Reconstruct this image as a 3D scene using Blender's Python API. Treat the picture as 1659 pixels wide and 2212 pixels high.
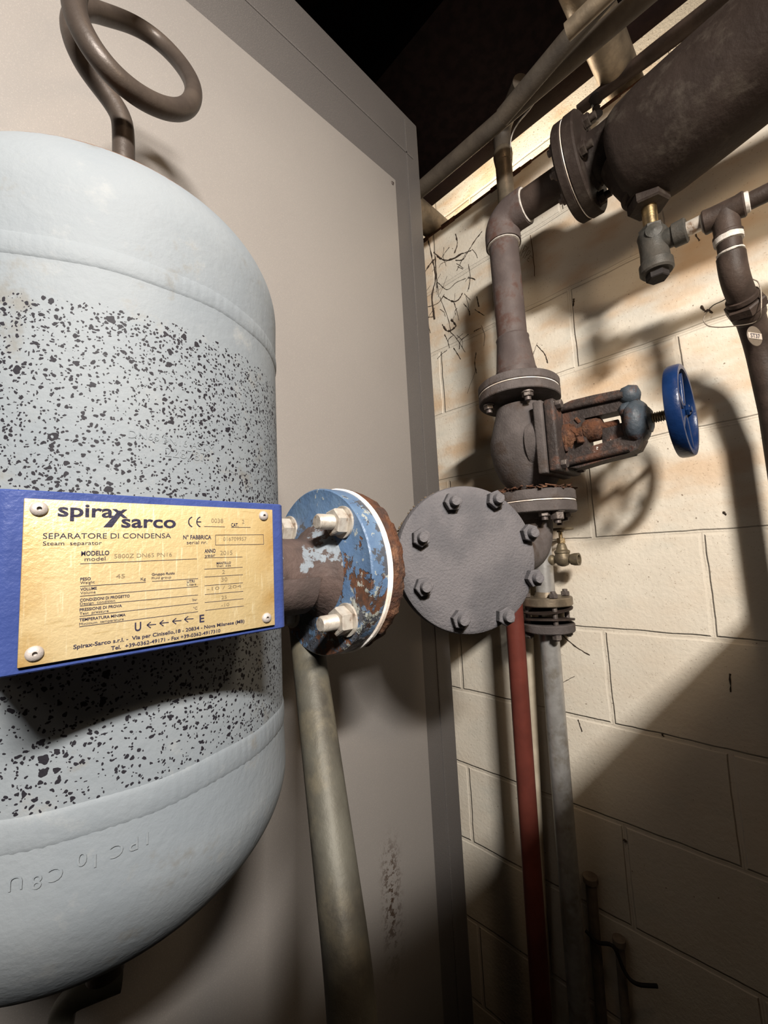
import bpy, bmesh, math, random
import numpy as np
from mathutils import Vector, Matrix
random.seed(7)
scn = bpy.context.scene
for o in list(bpy.data.objects): bpy.data.objects.remove(o)
COL = scn.collection

# ------------------------------------------------------------------ camera
F = 900.0; CX, CY = 829.5, 1106.0
Yw = np.array([-890, 139, F]); Yw = Yw/np.linalg.norm(Yw)
Zw = np.array([-427, -8562, F]); Zw = Zw-Zw.dot(Yw)*Yw; Zw = Zw/np.linalg.norm(Zw)
Xw = np.cross(Yw, Zw)
if Xw[0] < 0: Xw = -Xw
RM = np.array([Xw, Yw, Zw])              # camera frame -> room frame
C = np.array([0, 0, 1.5])
cam = bpy.data.cameras.new('camera'); camo = bpy.data.objects.new('camera', cam); COL.objects.link(camo)
r_, u_, b_ = RM@np.array([1, 0, 0]), RM@np.array([0, -1, 0]), RM@np.array([0, 0, -1])
camo.matrix_world = Matrix(((r_[0], u_[0], b_[0], C[0]), (r_[1], u_[1], b_[1], C[1]), (r_[2], u_[2], b_[2], C[2]), (0, 0, 0, 1)))
cam.sensor_fit = 'HORIZONTAL'; cam.sensor_width = 36; cam.lens = 36*F/1659; cam.clip_start = .01
scn.camera = camo

# ------------------------------------------------------------------ light, exposure
scn.view_settings.view_transform = 'Standard'; scn.view_settings.look = 'None'
scn.view_settings.gamma = 1; scn.view_settings.exposure = 0.0; scn.view_settings.use_curve_mapping = False
w = bpy.data.worlds.new('world'); scn.world = w; w.use_nodes = True
w.node_tree.nodes['Background'].inputs[0].default_value = (.9, .62, .42, 1)
w.node_tree.nodes['Background'].inputs[1].default_value = .010

def area(name, loc, target, sx, sy, power, col, spread=math.pi):
    l = bpy.data.lights.new(name, 'AREA'); l.shape = 'RECTANGLE'; l.size = sx; l.size_y = sy
    l.energy = power; l.color = col; l.spread = spread
    o = bpy.data.objects.new(name, l); COL.objects.link(o); o.location = loc
    d = Vector(target)-Vector(loc); o.rotation_euler = d.to_track_quat('-Z', 'Y').to_euler()
    return o
area('work_light', (-.30, -.70, 2.25), (-.30, .5, 1.62), .34, .075, 68, (1.0, .955, .90))
area('warm_fill_light', (.25, -.36, 1.93), (.75, .4, 1.9), .16, .06, 3.2, (1.0, .76, .52))  # added warm fill, brightens the upper wall and opens its shadows
area('left_fill_light', (-.42, -.26, 1.90), (.4, .6, 1.75), .16, .12, .45, (1.0, .84, .70))
area('ceiling_light', (.15, -.35, 3.05), (.6, .5, 1.5), .25, .25, 2.0, (1.0, .68, .42))
area('loft_light', (1.30, .86, 2.60), (1.57, .50, 2.95), .16, .10, 24.0, (1.0, .86, .68))

# ------------------------------------------------------------------ helpers
def ray(px, py): return RM@np.array([(px-CX)/F, (py-CY)/F, 1.0])
def onp(px, py, ax, val):                 # where the sight line of a pixel meets a room plane
    d = ray(px, py); return Vector(C+(val-C[ax])/d[ax]*d)
def W(px, py, z): return Vector(C+ray(px, py)*z)
WL = {}
def frame(d, up=None):
    d = Vector(d).normalized()
    up = Vector(up) if up is not None else (Vector((0, 0, 1)) if abs(d.z) < .95 else Vector((0, 1, 0)))
    a = up.cross(d).normalized(); b = d.cross(a).normalized()
    return a, b, d
class MB:
    def __init__(s): s.v = []; s.f = []
    def add(s, v, f):
        n = len(s.v); s.v += [tuple(p) for p in v]; s.f += [tuple(i+n for i in q) for q in f]; return s
    def lathe(s, o, d, prof, seg=48, jit=0.0, up=None, closed=True):
        a, b, d = frame(d, up); o = Vector(o); v = []; f = []; m = len(prof)
        for i in range(seg):
            t = 2*math.pi*i/seg; e = a*math.cos(t)+b*math.sin(t)
            for (r, h) in prof:
                rr = r+(random.uniform(-jit, jit) if jit and r > 1e-4 else 0)
                v.append(o+e*rr+d*h)
        for i in range(seg):
            j = (i+1) % seg
            for k in range(m-1): f.append((i*m+k, j*m+k, j*m+k+1, i*m+k+1))
        if closed:
            if prof[0][0] > 1e-5: f.append(tuple(i*m for i in range(seg))[::-1])
            if prof[-1][0] > 1e-5: f.append(tuple(i*m+m-1 for i in range(seg)))
        return s.add(v, f)
    def cyl(s, o, d, r, L, seg=40, ch=None):
        ch = min(r, L)*.06 if ch is None else ch
        return s.lathe(o, d, [(r-ch, 0), (r, ch), (r, L-ch), (r-ch, L)], seg)
    def hexa(s, o, d, r, L, rot=0.0):
        a, b, d = frame(d); o = Vector(o); v = []; c = r*.1
        for (rr, h) in ((r-c, 0), (r, c*.8), (r, L-c*.8), (r-c, L)):
            for i in range(6):
                t = rot+math.pi/3*i; v.append(o+(a*math.cos(t)+b*math.sin(t))*rr+d*h)
        f = [tuple(range(6))[::-1], tuple(range(18, 24))]
        for k in range(3):
            for i in range(6): j = (i+1) % 6; f.append((k*6+i, k*6+j, k*6+6+j, k*6+6+i))
        return s.add(v, f)
    def tube(s, pts, r, seg=24, caps=True):
        pts = [Vector(p) for p in pts]; n = len(pts)
        rs = r if isinstance(r, (list, tuple)) else [r]*n
        T = []
        for i in range(n):
            t = pts[min(i+1, n-1)]-pts[max(i-1, 0)]; T.append(t.normalized())
        a, b, _ = frame(T[0]); v = []; f = []
        for i in range(n):
            a = (a-T[i]*a.dot(T[i])).normalized(); b = T[i].cross(a)
            for k in range(seg):
                t = 2*math.pi*k/seg; v.append(pts[i]+(a*math.cos(t)+b*math.sin(t))*rs[i])
        for i in range(n-1):
            for k in range(seg):
                j = (k+1) % seg; f.append((i*seg+k, i*seg+j, (i+1)*seg+j, (i+1)*seg+k))
        if caps: f.append(tuple(range(seg))[::-1]); f.append(tuple((n-1)*seg+k for k in range(seg)))
        return s.add(v, f)
    def box(s, c, d, A=None, bev=0.0):       # centre, sizes, optional axes
        bm = bmesh.new(); bmesh.ops.create_cube(bm, size=1)
        for vv in bm.verts: vv.co = Vector((vv.co.x*d[0], vv.co.y*d[1], vv.co.z*d[2]))
        if bev: bmesh.ops.bevel(bm, geom=list(bm.edges), offset=bev, segments=3, affect='EDGES', profile=.5)
        bm.verts.ensure_lookup_table(); A = A or (Vector((1, 0, 0)), Vector((0, 1, 0)), Vector((0, 0, 1)))
        c = Vector(c)
        v = [c+A[0]*q.co.x+A[1]*q.co.y+A[2]*q.co.z for q in bm.verts]
        f = [tuple(q.index for q in p.verts) for p in bm.faces]; bm.free()
        return s.add(v, f)
    def prism(s, poly, o, ux, uy, n, th, bev=0.0):  # polygon (u,v) list extruded along n
        o = Vector(o); ux = Vector(ux); uy = Vector(uy); n = Vector(n); m = len(poly)
        v = [o+ux*p[0]+uy*p[1] for p in poly]+[o+ux*p[0]+uy*p[1]+n*th for p in poly]
        f = [tuple(range(m))[::-1], tuple(range(m, 2*m))]+[(i, (i+1) % m, m+(i+1) % m, m+i) for i in range(m)]
        return s.add(v, f)
    def build(s, name, mat, parent=None, ang=35, origin=None, smooth=True):
        P = np.array(s.v, float)
        c = Vector((P.min(0)+P.max(0))/2) if origin is None else Vector(origin)
        me = bpy.data.meshes.new(name); me.from_pydata([tuple(Vector(p)-c) for p in s.v], [], s.f); me.update()
        bm = bmesh.new(); bm.from_mesh(me); bmesh.ops.recalc_face_normals(bm, faces=bm.faces); bm.to_mesh(me); bm.free()
        if smooth:
            me.polygons.foreach_set('use_smooth', [True]*len(me.polygons)); me.set_sharp_from_angle(angle=math.radians(ang))
        me.materials.append(mat)
        o = bpy.data.objects.new(name, me); COL.objects.link(o); WL[o.name] = c
        if parent is not None: o.parent = parent; o.location = c-WL[parent.name]
        else: o.location = c
        return o
def spline(pts, n=8):                      # Catmull-Rom through points
    P = [Vector(p) for p in pts]; P = [P[0]*2-P[1]]+P+[P[-1]*2-P[-2]]; out = []
    for i in range(1, len(P)-2):
        for k in range(n):
            t = k/n; a, b, c, d = P[i-1], P[i], P[i+1], P[i+2]
            out.append(.5*((2*b)+(-a+c)*t+(2*a-5*b+4*c-d)*t*t+(-a+3*b-3*c+d)*t**3))
    out.append(P[-2]); return out
def bend(p0, c, p1, r, n=10):              # straight, fillet, straight
    p0, c, p1 = Vector(p0), Vector(c), Vector(p1); a = (p0-c).normalized(); b = (p1-c).normalized()
    out = [p0]
    for k in range(n+1):
        t = k/n; q = (c+a*r)*(1-t)**2+c*2*t*(1-t)+(c+b*r)*t*t; out.append(q)
    out.append(p1); return out
def thing(name, label, cat, loc, group=None):
    o = bpy.data.objects.new(name, None); COL.objects.link(o); o.location = loc; o.empty_display_size = .05
    WL[o.name] = Vector(loc); o['label'] = label; o['category'] = cat
    if group: o['group'] = group
    return o
def tag(o, label, cat, group=None):
    o['label'] = label; o['category'] = cat
    if group: o['group'] = group
    return o
def struct(o): o['kind'] = 'structure'; return o

# ------------------------------------------------------------------ materials
class NT:
    def __init__(s, name):
        s.m = bpy.data.materials.new(name); s.m.use_nodes = True; s.n = s.m.node_tree.nodes; s.l = s.m.node_tree.links
        s.b = s.n['Principled BSDF']; s.tc = s.n.new('ShaderNodeTexCoord'); s.co = s.tc.outputs['Object']
    def node(s, t, **k):
        n = s.n.new(t)
        for a, v in k.items(): setattr(n, a, v)
        return n
    def put(s, sock, v):
        if hasattr(v, 'links'): s.l.new(v, sock)
        elif isinstance(v, (tuple, list)) and len(v) == 3 and len(sock.default_value) == 4: sock.default_value = (*v, 1)
        else: sock.default_value = v
    def noise(s, sc, det=4, rough=.55, co=None, dist=0):
        n = s.node('ShaderNodeTexNoise'); s.put(n.inputs['Vector'], co or s.co)
        n.inputs['Scale'].default_value = sc; n.inputs['Detail'].default_value = det; n.inputs['Roughness'].default_value = rough
        n.inputs['Distortion'].default_value = dist
        return n.outputs['Fac']
    def vor(s, sc, co=None, feat='F1'):
        n = s.node('ShaderNodeTexVoronoi', feature=feat); s.put(n.inputs['Vector'], co or s.co); n.inputs['Scale'].default_value = sc
        return n
    def math(s, op, a, b=0.0, c=None):
        n = s.node('ShaderNodeMath', operation=op); s.put(n.inputs[0], a); s.put(n.inputs[1], b)
        if c is not None: s.put(n.inputs[2], c)
        return n.outputs[0]
    def mr(s, v, a, b, c=0.0, d=1.0):        # smooth map range
        n = s.node('ShaderNodeMapRange', interpolation_type='SMOOTHSTEP'); s.put(n.inputs[0], v)
        for i, q in enumerate((a, b, c, d)): n.inputs[i+1].default_value = q
        return n.outputs[0]
    def mix(s, f, a, b):
        n = s.node('ShaderNodeMix', data_type='RGBA'); s.put(n.inputs[0], f); s.put(n.inputs[6], a); s.put(n.inputs[7], b)
        return n.outputs[2]
    def scale(s, v, co=None):
        n = s.node('ShaderNodeMapping'); s.put(n.inputs['Vector'], co or s.co); n.inputs['Scale'].default_value = v; return n.outputs[0]
    def warp(s, amt, sc):
        n = s.node('ShaderNodeTexNoise'); s.put(n.inputs['Vector'], s.co); n.inputs['Scale'].default_value = sc
        a = s.node('ShaderNodeVectorMath', operation='MULTIPLY_ADD'); s.l.new(n.outputs['Color'], a.inputs[0]); a.inputs[1].default_value = (amt,)*3; s.put(a.inputs[2], s.co)
        return a.outputs[0]
    def sep(s, co=None):
        n = s.node('ShaderNodeSeparateXYZ'); s.put(n.inputs[0], co or s.co); return n.outputs
    def bump(s, h, dist=.001, st=1.0, nrm=None):
        n = s.node('ShaderNodeBump'); s.put(n.inputs['Height'], h); n.inputs['Distance'].default_value = dist; n.inputs['Strength'].default_value = st
        if nrm is not None: s.l.new(nrm, n.inputs['Normal'])
        return n.outputs[0]
    def out(s, col, rough, metal=0.0, nrm=None, spec=.5):
        s.put(s.b.inputs['Base Color'], col); s.put(s.b.inputs['Roughness'], rough); s.put(s.b.inputs['Metallic'], metal)
        s.b.inputs['Specular IOR Level'].default_value = spec
        if nrm is not None: s.l.new(nrm, s.b.inputs['Normal'])
        return s.m
def simple(name, c1, c2, rough=.6, metal=0.0, sc=30, bsc=200, bd=.0006, spots=None, spec=None, c3=None, sc3=12, t3=(.5, .65), k=1.0):
    t = NT(name); c1, c2 = [tuple(x*k for x in c) for c in (c1, c2)]; c3 = tuple(x*k for x in c3) if c3 else None
    spec = spec if spec is not None else (.2 if max(c1) < .16 else .4); col = t.mix(t.mr(t.noise(sc), .35, .65), c1, c2)
    if c3 is not None: col = t.mix(t.mr(t.noise(sc3, 6, .65), *t3), col, c3)
    if spots is not None: col = t.mix(t.mr(t.noise(spots[1], 5, .7), spots[2], spots[2]+.04), col, spots[0])
    n = t.bump(t.noise(bsc, 5, .6), bd); return t.out(col, rough, metal, n, spec)

M = {}
M['cast'] = simple('dark_dusty_cast_iron', (.085, .072, .068), (.125, .107, .102), .75, 0, 25, 260, .0012, c3=(.075, .055, .045), sc3=14, k=0.75)
M['cover'] = simple('grey_cast_cover', (.105, .10, .106), (.145, .135, .14), .7, .0, 20, 330, .0016, k=0.72)
M['riser'] = simple('brown_pipe_paint', (.085, .066, .062), (.12, .095, .088), .6, 0, 18, 150, .0006, c3=(.09, .05, .04), sc3=20, k=0.72)
M['vessel'] = simple('dark_brown_vessel', (.017, .012, .010), (.026, .019, .016), .6, 0, 12, 120, .001, c3=(.042, .034, .028), sc3=16, k=0.9, spec=.12)
M['pipe_dark'] = simple('black_iron_pipe', (.030, .021, .017), (.05, .035, .028), .55, 0, 30, 200, .0006, k=0.9)
M['rust'] = simple('flaking_rust', (.085, .035, .018), (.045, .026, .02), .9, 0, 60, 220, .003, c3=(.14, .07, .04), sc3=45)
M['tape'] = simple('white_thread_tape', (.50, .47, .43), (.36, .33, .30), .7, 0, 120, 400, .0005)
M['gasket'] = simple('white_gasket', (.82, .78, .73), (.55, .46, .38), .7, 0, 30, 300, .0004, t3=(.62, .7), c3=(.35, .2, .12), sc3=40)
M['dimcon'] = simple('shade_dimmed_conduit', (.20, .16, .12), (.14, .11, .085), .8)  # pale conduit darkened, the shade low on the wall put into its colour
M['steel'] = simple('bright_steel', (.50, .46, .40), (.38, .33, .28), .36, .45, 80, 300, .0003, c3=(.22, .15, .1), sc3=70, t3=(.55, .65))
M['steel_dark'] = simple('dark_bolt_steel', (.20, .17, .15), (.11, .09, .085), .5, .6, 80, 300, .0008, k=0.8)
M['brassn'] = simple('yellow_brass', (.50, .36, .18), (.32, .24, .14), .35, 1, 60, 200, .0003)
M['brassd'] = simple('dull_brass', (.20, .16, .10), (.14, .11, .075), .5, .5, 60, 250, .0006, k=0.8)
M['galv'] = simple('galvanised_steel', (.36, .35, .335), (.30, .29, .275), .34, .45, 60, 200, .0003, c3=(.24, .22, .19), sc3=18)
M['galvw'] = simple('brownish_galvanised', (.30, .24, .17), (.20, .16, .115), .42, .6, 40, 200, .0004, k=0.7)
M['slant'] = simple('weathered_grey_pipe', (.125, .118, .095), (.08, .072, .058), .55, .25, 16, 120, .0006, c3=(.16, .14, .10), sc3=14, t3=(.52, .7), k=0.62)
M['red'] = simple('red_brown_paint', (.20, .050, .036), (.145, .038, .028), .42, 0, 12, 150, .0003, k=0.62)
M['conduit'] = simple('cream_conduit', (.58, .50, .38), (.46, .39, .29), .6, 0, 20, 200, .0004, k=0.8)
M['coil'] = simple('dark_brown_tube', (.075, .058, .048), (.11, .085, .068), .42, .2, 25, 200, .0003, k=0.5)
M['bluepaint'] = simple('royal_blue_paint', (.045, .075, .26), (.06, .095, .31), .4, 0, 30, 220, .0005, c3=(.12, .15, .30), sc3=60, t3=(.62, .75), k=0.46)
M['wheel'] = simple('blue_enamel', (.012, .045, .17), (.016, .06, .22), .28, 0, 25, 120, .0006, k=0.33)
M['beam'] = simple('dark_red_brown_steel', (.045, .022, .018), (.03, .016, .014), .7, 0, 20, 100, .0006, k=0.6)
M['ovh'] = simple('dusty_overhead_pipe', (.105, .085, .065), (.07, .056, .044), .6, .1, 22, 200, .0006, k=0.6)
M['black'] = simple('black_paint', (.014, .012, .012), (.02, .017, .016), .7)
M['blackfit'] = simple('malleable_iron', (.035, .034, .030), (.055, .05, .043), .5, .1, 40, 250, .0006)
M['floor'] = simple('dark_concrete', (.10, .085, .07), (.07, .06, .05), .9, 0, 8, 60, .002)
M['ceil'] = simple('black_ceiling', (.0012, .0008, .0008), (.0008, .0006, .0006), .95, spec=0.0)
M['web'] = simple('sooty_cobweb', (.035, .026, .02), (.06, .042, .03), .95)
M['pencil'] = simple('pencil_mark', (.16, .09, .05), (.11, .06, .035), .9)
M['ink'] = simple('black_print', (.012, .011, .025), (.016, .014, .03), .5)
M['engr'] = simple('engraved_grey', (.17, .13, .075), (.14, .105, .06), .5, .3)
M['tag'] = simple('tag_metal', (.17, .14, .11), (.14, .115, .09), .45, .4)
M['paper'] = simple('tag_label', (.50, .45, .39), (.46, .41, .35), .6)
M['yoke'] = simple('flaking_yoke_paint', (.035, .028, .026), (.06, .045, .04), .5, 0, 30, 180, .002, c3=(.10, .05, .035), sc3=30, spots=((.62, .58, .54), 42, .66), k=0.8)
M['yokeblue'] = simple('grey_blue_yoke_paint', (.035, .045, .055), (.055, .065, .078), .42, 0, 30, 120, .0015, c3=(.06, .035, .028), sc3=34, spots=((.5, .5, .5), 60, .70))

M['rivet'] = simple('dull_rivet', (.30, .27, .25), (.24, .21, .19), .5, .2)
def m_plate():
    t = NT('brass_nameplate'); n = t.noise(14, 3)
    col = t.mix(t.mr(n, .35, .65), (.33, .245, .115), (.38, .295, .16))
    s = t.noise(1.0, 3, co=t.scale((700, 60, 60))); col = t.mix(t.mr(s, .55, .75), col, (.44, .37, .23))
    col = t.mix(t.mr(t.noise(1.0, 3, co=t.scale((60, 60, 700))), .58, .78), col, (.27, .195, .085))
    x = t.sep()[0]; edge = t.math('MULTIPLY', t.mr(t.math('ABSOLUTE', x), .040, .055), t.mr(t.noise(40), .3, .7))
    col = t.mix(edge, col, (.26, .155, .045))
    return t.out(col, .42, .25, t.bump(t.noise(600, 3), .0002))
M['plate'] = m_plate()

def m_tank(name, chips, zlo, zhi, rustz=None):
    t = NT(name); co = t.co; z = t.sep()[2]
    base = t.mix(t.mr(t.noise(9, 4), .3, .7), (.122, .137, .150), (.145, .158, .167))
    base = t.mix(t.mr(t.noise(38, 5, .7), .55, .75), base, (.168, .177, .180))
    base = t.mix(t.math('MULTIPLY', t.mr(t.noise(19, 5, .7), .58, .70), .55), base, (.088, .080, .066))
    h = t.math('MULTIPLY', t.noise(170, 5, .6), .5)
    if chips:
        zone = t.math('MULTIPLY', t.mr(z, zlo, zlo+.11, .35, 1.0), t.mr(z, zhi-.012, zhi, 1, 0))
        dens = t.math('MULTIPLY', zone, t.mr(t.noise(15, 4, .6), .26, .68))
        tot = None
        for sc, thr, pres in ((330, .32, .40), (560, .35, .46), (130, .24, .80)):
            v = t.vor(sc, t.warp(.004, 220)); d = v.outputs['Distance']
            rnd = t.sep(v.outputs['Color'])[0]; rn2 = t.sep(v.outputs['Color'])[1]
            rad = t.math('MULTIPLY', t.math('ADD', t.math('MULTIPLY', rn2, .8), .6), thr)
            on = t.math('GREATER_THAN', t.math('ADD', rnd, t.math('MULTIPLY', dens, .42)), pres+.30)
            on = t.math('MULTIPLY', on, t.math('GREATER_THAN', dens, .05))
            q = t.math('MULTIPLY', t.math('LESS_THAN', d, rad), on)
            tot = q if tot is None else t.math('MAXIMUM', tot, q)
        base = t.mix(tot, base, (.007, .006, .009))
        h = t.math('SUBTRACT', h, t.math('MULTIPLY', tot, .5))
    if rustz is not None:
        f = t.math('ADD', z, t.math('MULTIPLY', t.math('SUBTRACT', t.noise(120, 4, .7), .5), .012))
        base = t.mix(t.mr(f, rustz, rustz+.004), base, (.10, .045, .022))
    return t.out(base, .66, 0, t.bump(h, .0009), .22)

def m_peel():
    t = NT('peeling_blue_flange_paint'); z = t.sep()[2]; y = t.sep()[1]
    blue = t.mix(t.mr(t.noise(30), .3, .7), (.055, .098, .175), (.08, .13, .205))
    f = t.math('ADD', t.noise(26, 7, .68, dist=.6), t.math('MULTIPLY', z, 1.6))
    rust = t.mix(t.mr(t.noise(60, 5), .4, .6), (.10, .042, .022), (.045, .028, .022))
    col = t.mix(t.mr(f, .40, .42), rust, blue)
    col = t.mix(t.math('MULTIPLY', t.mr(t.noise(45, 7, .7), .56, .59), t.mr(y, .01, .0)), col, (.25, .26, .235))
    col = t.mix(t.mr(t.noise(20, 6, .7), .545, .56), col, (.045, .05, .062))
    return t.out(col, .45, 0, t.bump(t.math('ADD', t.mr(f, .39, .43), t.noise(90, 4)), .0014))
M['peel'] = m_peel()
M['nozzle'] = simple('peeling_nozzle_paint', (.075, .052, .045), (.05, .036, .032), .65, 0, 30, 160, .0014, c3=(.15, .17, .19), sc3=24, t3=(.54, .57))
M['cuff'] = simple('dark_brown_sleeve', (.075, .055, .05), (.055, .042, .038), .6, 0, 30, 200, .001)

def m_wall(name, white=False):
    t = NT(name)
    mp = t.node('ShaderNodeCombineXYZ'); s = t.sep()
    t.put(mp.inputs[0], t.math('ADD', t.math('MULTIPLY', s[1], 1.0256), .052)); t.put(mp.inputs[1], t.math('ADD', s[2], -.1115)); mp.inputs[2].default_value = 0
    wv = t.node('ShaderNodeVectorMath', operation='ADD'); nz = t.node('ShaderNodeTexNoise'); t.put(nz.inputs['Vector'], t.co); nz.inputs['Scale'].default_value = 14
    sc = t.node('ShaderNodeVectorMath', operation='MULTIPLY_ADD'); t.l.new(nz.outputs['Color'], sc.inputs[0]); sc.inputs[1].default_value = (.006,)*3; sc.inputs[2].default_value = (-.003,)*3
    t.l.new(mp.outputs[0], wv.inputs[0]); t.l.new(sc.outputs[0], wv.inputs[1])
    def brick(ms, sm):
        b = t.node('ShaderNodeTexBrick'); t.l.new(wv.outputs[0], b.inputs['Vector']); b.offset = .5; b.offset_frequency = 2; b.squash = 1
        b.inputs['Scale'].default_value = 1; b.inputs['Mortar Size'].default_value = ms; b.inputs['Mortar Smooth'].default_value = sm
        b.inputs['Brick Width'].default_value = .4; b.inputs['Row Height'].default_value = .2004; b.inputs['Bias'].default_value = 0
        return b
    b = brick(.0065, .5); thin = brick(.0009, .3)
    c = t.mix(t.mr(t.noise(5, 5), .3, .7), (.66, .60, .50), (.60, .54, .445))
    c = t.mix(t.math('MULTIPLY', t.mr(t.noise(7, 3, co=t.scale((1, .8, 1.8))), .42, .70), t.mr(s[2], 1.35, 1.75, .12, .8)), c, (.55, .375, .225))  # orange stains, stronger higher up to paint in the warm light there
    c = t.mix(t.math('MULTIPLY', t.mr(t.noise(7, 3, co=t.scale((1.3, 1, 1.8))), .52, .8), .6), c, (.52, .50, .43))
    c = t.mix(t.math('MULTIPLY', b.outputs['Fac'], .35), c, (.68, .61, .50))
    ln = t.math('MULTIPLY', t.mr(thin.outputs['Fac'], .2, .8), t.mr(t.noise(10, 4), .40, .55))
    c = t.mix(t.math('MULTIPLY', ln, .25), c, (.16, .11, .07))
    v = t.vor(95, t.warp(.012, 60)); pit = t.math('MULTIPLY', t.math('LESS_THAN', v.outputs['Distance'], .15), t.math('GREATER_THAN', t.math('ADD', t.sep(v.outputs['Color'])[0], t.math('MULTIPLY', t.noise(8), .5)), .86))
    v2 = t.vor(210, t.warp(.01, 90)); pit2 = t.math('MULTIPLY', t.math('LESS_THAN', v2.outputs['Distance'], .2), t.math('GREATER_THAN', t.sep(v2.outputs['Color'])[0], .72))
    c = t.mix(t.math('MULTIPLY', pit, .75), c, (.13, .085, .05)); c = t.mix(t.math('MULTIPLY', pit2, .38), c, (.28, .19, .11))
    h = t.math('SUBTRACT', t.math('MULTIPLY', t.noise(120, 5, .65), .35), t.math('MULTIPLY', b.outputs['Fac'], .8))
    h = t.math('SUBTRACT', h, t.math('MULTIPLY', ln, .12)); h = t.math('SUBTRACT', h, t.math('MULTIPLY', t.math('ADD', pit, pit2), .5))
    return t.out(c, .6, 0, t.bump(h, .0035), .35)
M['wall'] = m_wall('painted_blockwork')

def m_panel(name, a, b, rust=False, rough=.38):
    t = NT(name); c = t.mix(t.mr(t.noise(3), .3, .7), a, b)
    c = t.mix(t.math('MULTIPLY', t.mr(t.noise(700, 2), .5, .8), .3), c, (.36, .32, .28))
    if rust:
        s = t.sep(); m = t.math('MULTIPLY', t.mr(s[0], .525, .56), t.mr(s[0], .56, .60, 1, 0)); m = t.math('MULTIPLY', m, t.math('MULTIPLY', t.mr(s[2], .72, .88), t.mr(s[2], .92, 1.02, 1, 0)))
        c = t.mix(t.math('MULTIPLY', m, t.mr(t.noise(110, 6, .75), .50, .56)), c, (.05, .032, .022))
    return t.out(c, rough, 0, t.bump(t.noise(900, 2), .00015), .4)
M['panel'] = m_panel('beige_panel', (.180, .165, .152), (.196, .180, .165), True)
M['cabframe'] = m_panel('grey_brown_cabinet_frame', (.072, .066, .063), (.082, .075, .071), rough=.45)

# ------------------------------------------------------------------ the setting
WX = .998; CYF = .60
struct(MB().box((WX+.07, -.2, 1.25), (.14, 4.4, 2.50)).build('wall_right', M['wall'], origin=(0, 0, 0)))
struct(MB().box((1.62, -.2, 2.6), (.1, 4.4, 2.2)).build('wall_loft', M['wall'], origin=(0, 0, 0)))
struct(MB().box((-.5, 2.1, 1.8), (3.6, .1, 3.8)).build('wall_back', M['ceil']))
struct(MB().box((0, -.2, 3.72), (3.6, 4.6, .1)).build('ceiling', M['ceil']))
struct(MB().box((1.30, -.2, 3.32), (.56, 4.4, .08)).build('ceiling_loft', M['ceil']))
struct(MB().box((0, -.2, -.05), (3.6, 4.6, .1)).build('floor', M['floor']))

# ------------------------------------------------------------------ plant cabinet with beige panel
cab = thing('plant_cabinet', 'tall beige cabinet panel in a grey-brown frame behind the blue-grey tank', 'cabinet', (.1, .95, 0))
x1, z1 = .785, 2.612
m = MB(); m.box(((x1-.9)/2, CYF+.35, z1/2), (x1+.9, .70, z1), bev=.004); m.build('casing', M['cabframe'], cab)
pz, pxr = 2.388, .684
P = MB(); P.box(((pxr-.75)/2, CYF-.001, (pz+.15)/2), (pxr+.75, .006, pz-.15), bev=.0012); pan = P.build('front_panel', M['panel'], cab, origin=(0, 0, 0))
P = MB(); P.box((.735, CYF-.0005, 1.3), (.004, .002, 2.58)); P.box((-.05, CYF-.0005, 2.50), (1.62, .002, .004)); P.build('fold_line', M['cabframe'], cab)
for (sx, sz) in ((.672, 2.372), (.672, .17)):
    s = MB(); s.lathe((sx, CYF-.004, sz), (0, -1, 0), [(.0045, 0), (.0045, .001), (.003, .0022), (0, .0025)], 20); s.box((sx, CYF-.0068, sz), (.006, .0008, .001)); s.build('screw', M['steel_dark'], cab)

# unseen block added behind the camera, top shaped to cast the diagonal shadow
g = MB(); g.box((-.3, -.40, .789), (2.4, .60, 1.578), bev=.003)
g.prism([(-1.5, 1.57), (.32, 1.57), (.185, 1.588), (.02, 1.625), (-.088, 1.668), (-.5, 1.80), (-1.5, 1.80)], (0, -.13, 0), (1, 0, 0), (0, 0, 1), (0, 1, 0), .03)
tag(g.build('shadow_caster_block', M['cabframe']), 'grey-brown unseen block behind the camera, added to cast the diagonal shadow', 'cabinet')

# ------------------------------------------------------------------ steam separator tank
AX, AY, R = .08, .391, .129; NZ = 1.487
sepr = thing('steam_separator', 'pale blue-grey steel pressure tank with flaking black specks and a gold nameplate', 'tank', (AX, AY, 1.20))
FX = onp(683, 1228, 1, AY).x; DX = FX-.302
sh = MB(); sh.lathe((AX, AY, 0), (0, 0, 1), [(R, 1.375), (R, 1.45), (R, 1.55), (R, 1.665), (R, 1.67)], 160, closed=False)
sh.build('shell', m_tank('blue_grey_tank_shell', True, 1.36, 1.652), sepr, origin=(0, 0, 0))
def head(z0, zc, H, s, p=2.15):
    pr = [(R, z0)]+[(( R+.0012)*math.cos(t)**(2/p), zc+s*H*math.sin(t)**(2/p)) for t in [math.pi/2*k/36 for k in range(36)]]+[(0, zc+s*H)]
    return pr
t_ = MB().lathe((AX, AY, 0), (0, 0, 1), head(1.668, 1.715, .087, 1), 160, closed=False)
t_.build('head', m_tank('blue_grey_top_head', False, 0, 1, 1.762), sepr, origin=(0, 0, 0))
t_ = MB().lathe((AX, AY, 0), (0, 0, 1), head(1.378, 1.34, .09, -1, 2.0), 160, closed=False)
t_.build('head', m_tank('blue_grey_bottom_head', False, 1.30, 1.40), sepr, origin=(0, 0, 0))
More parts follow.
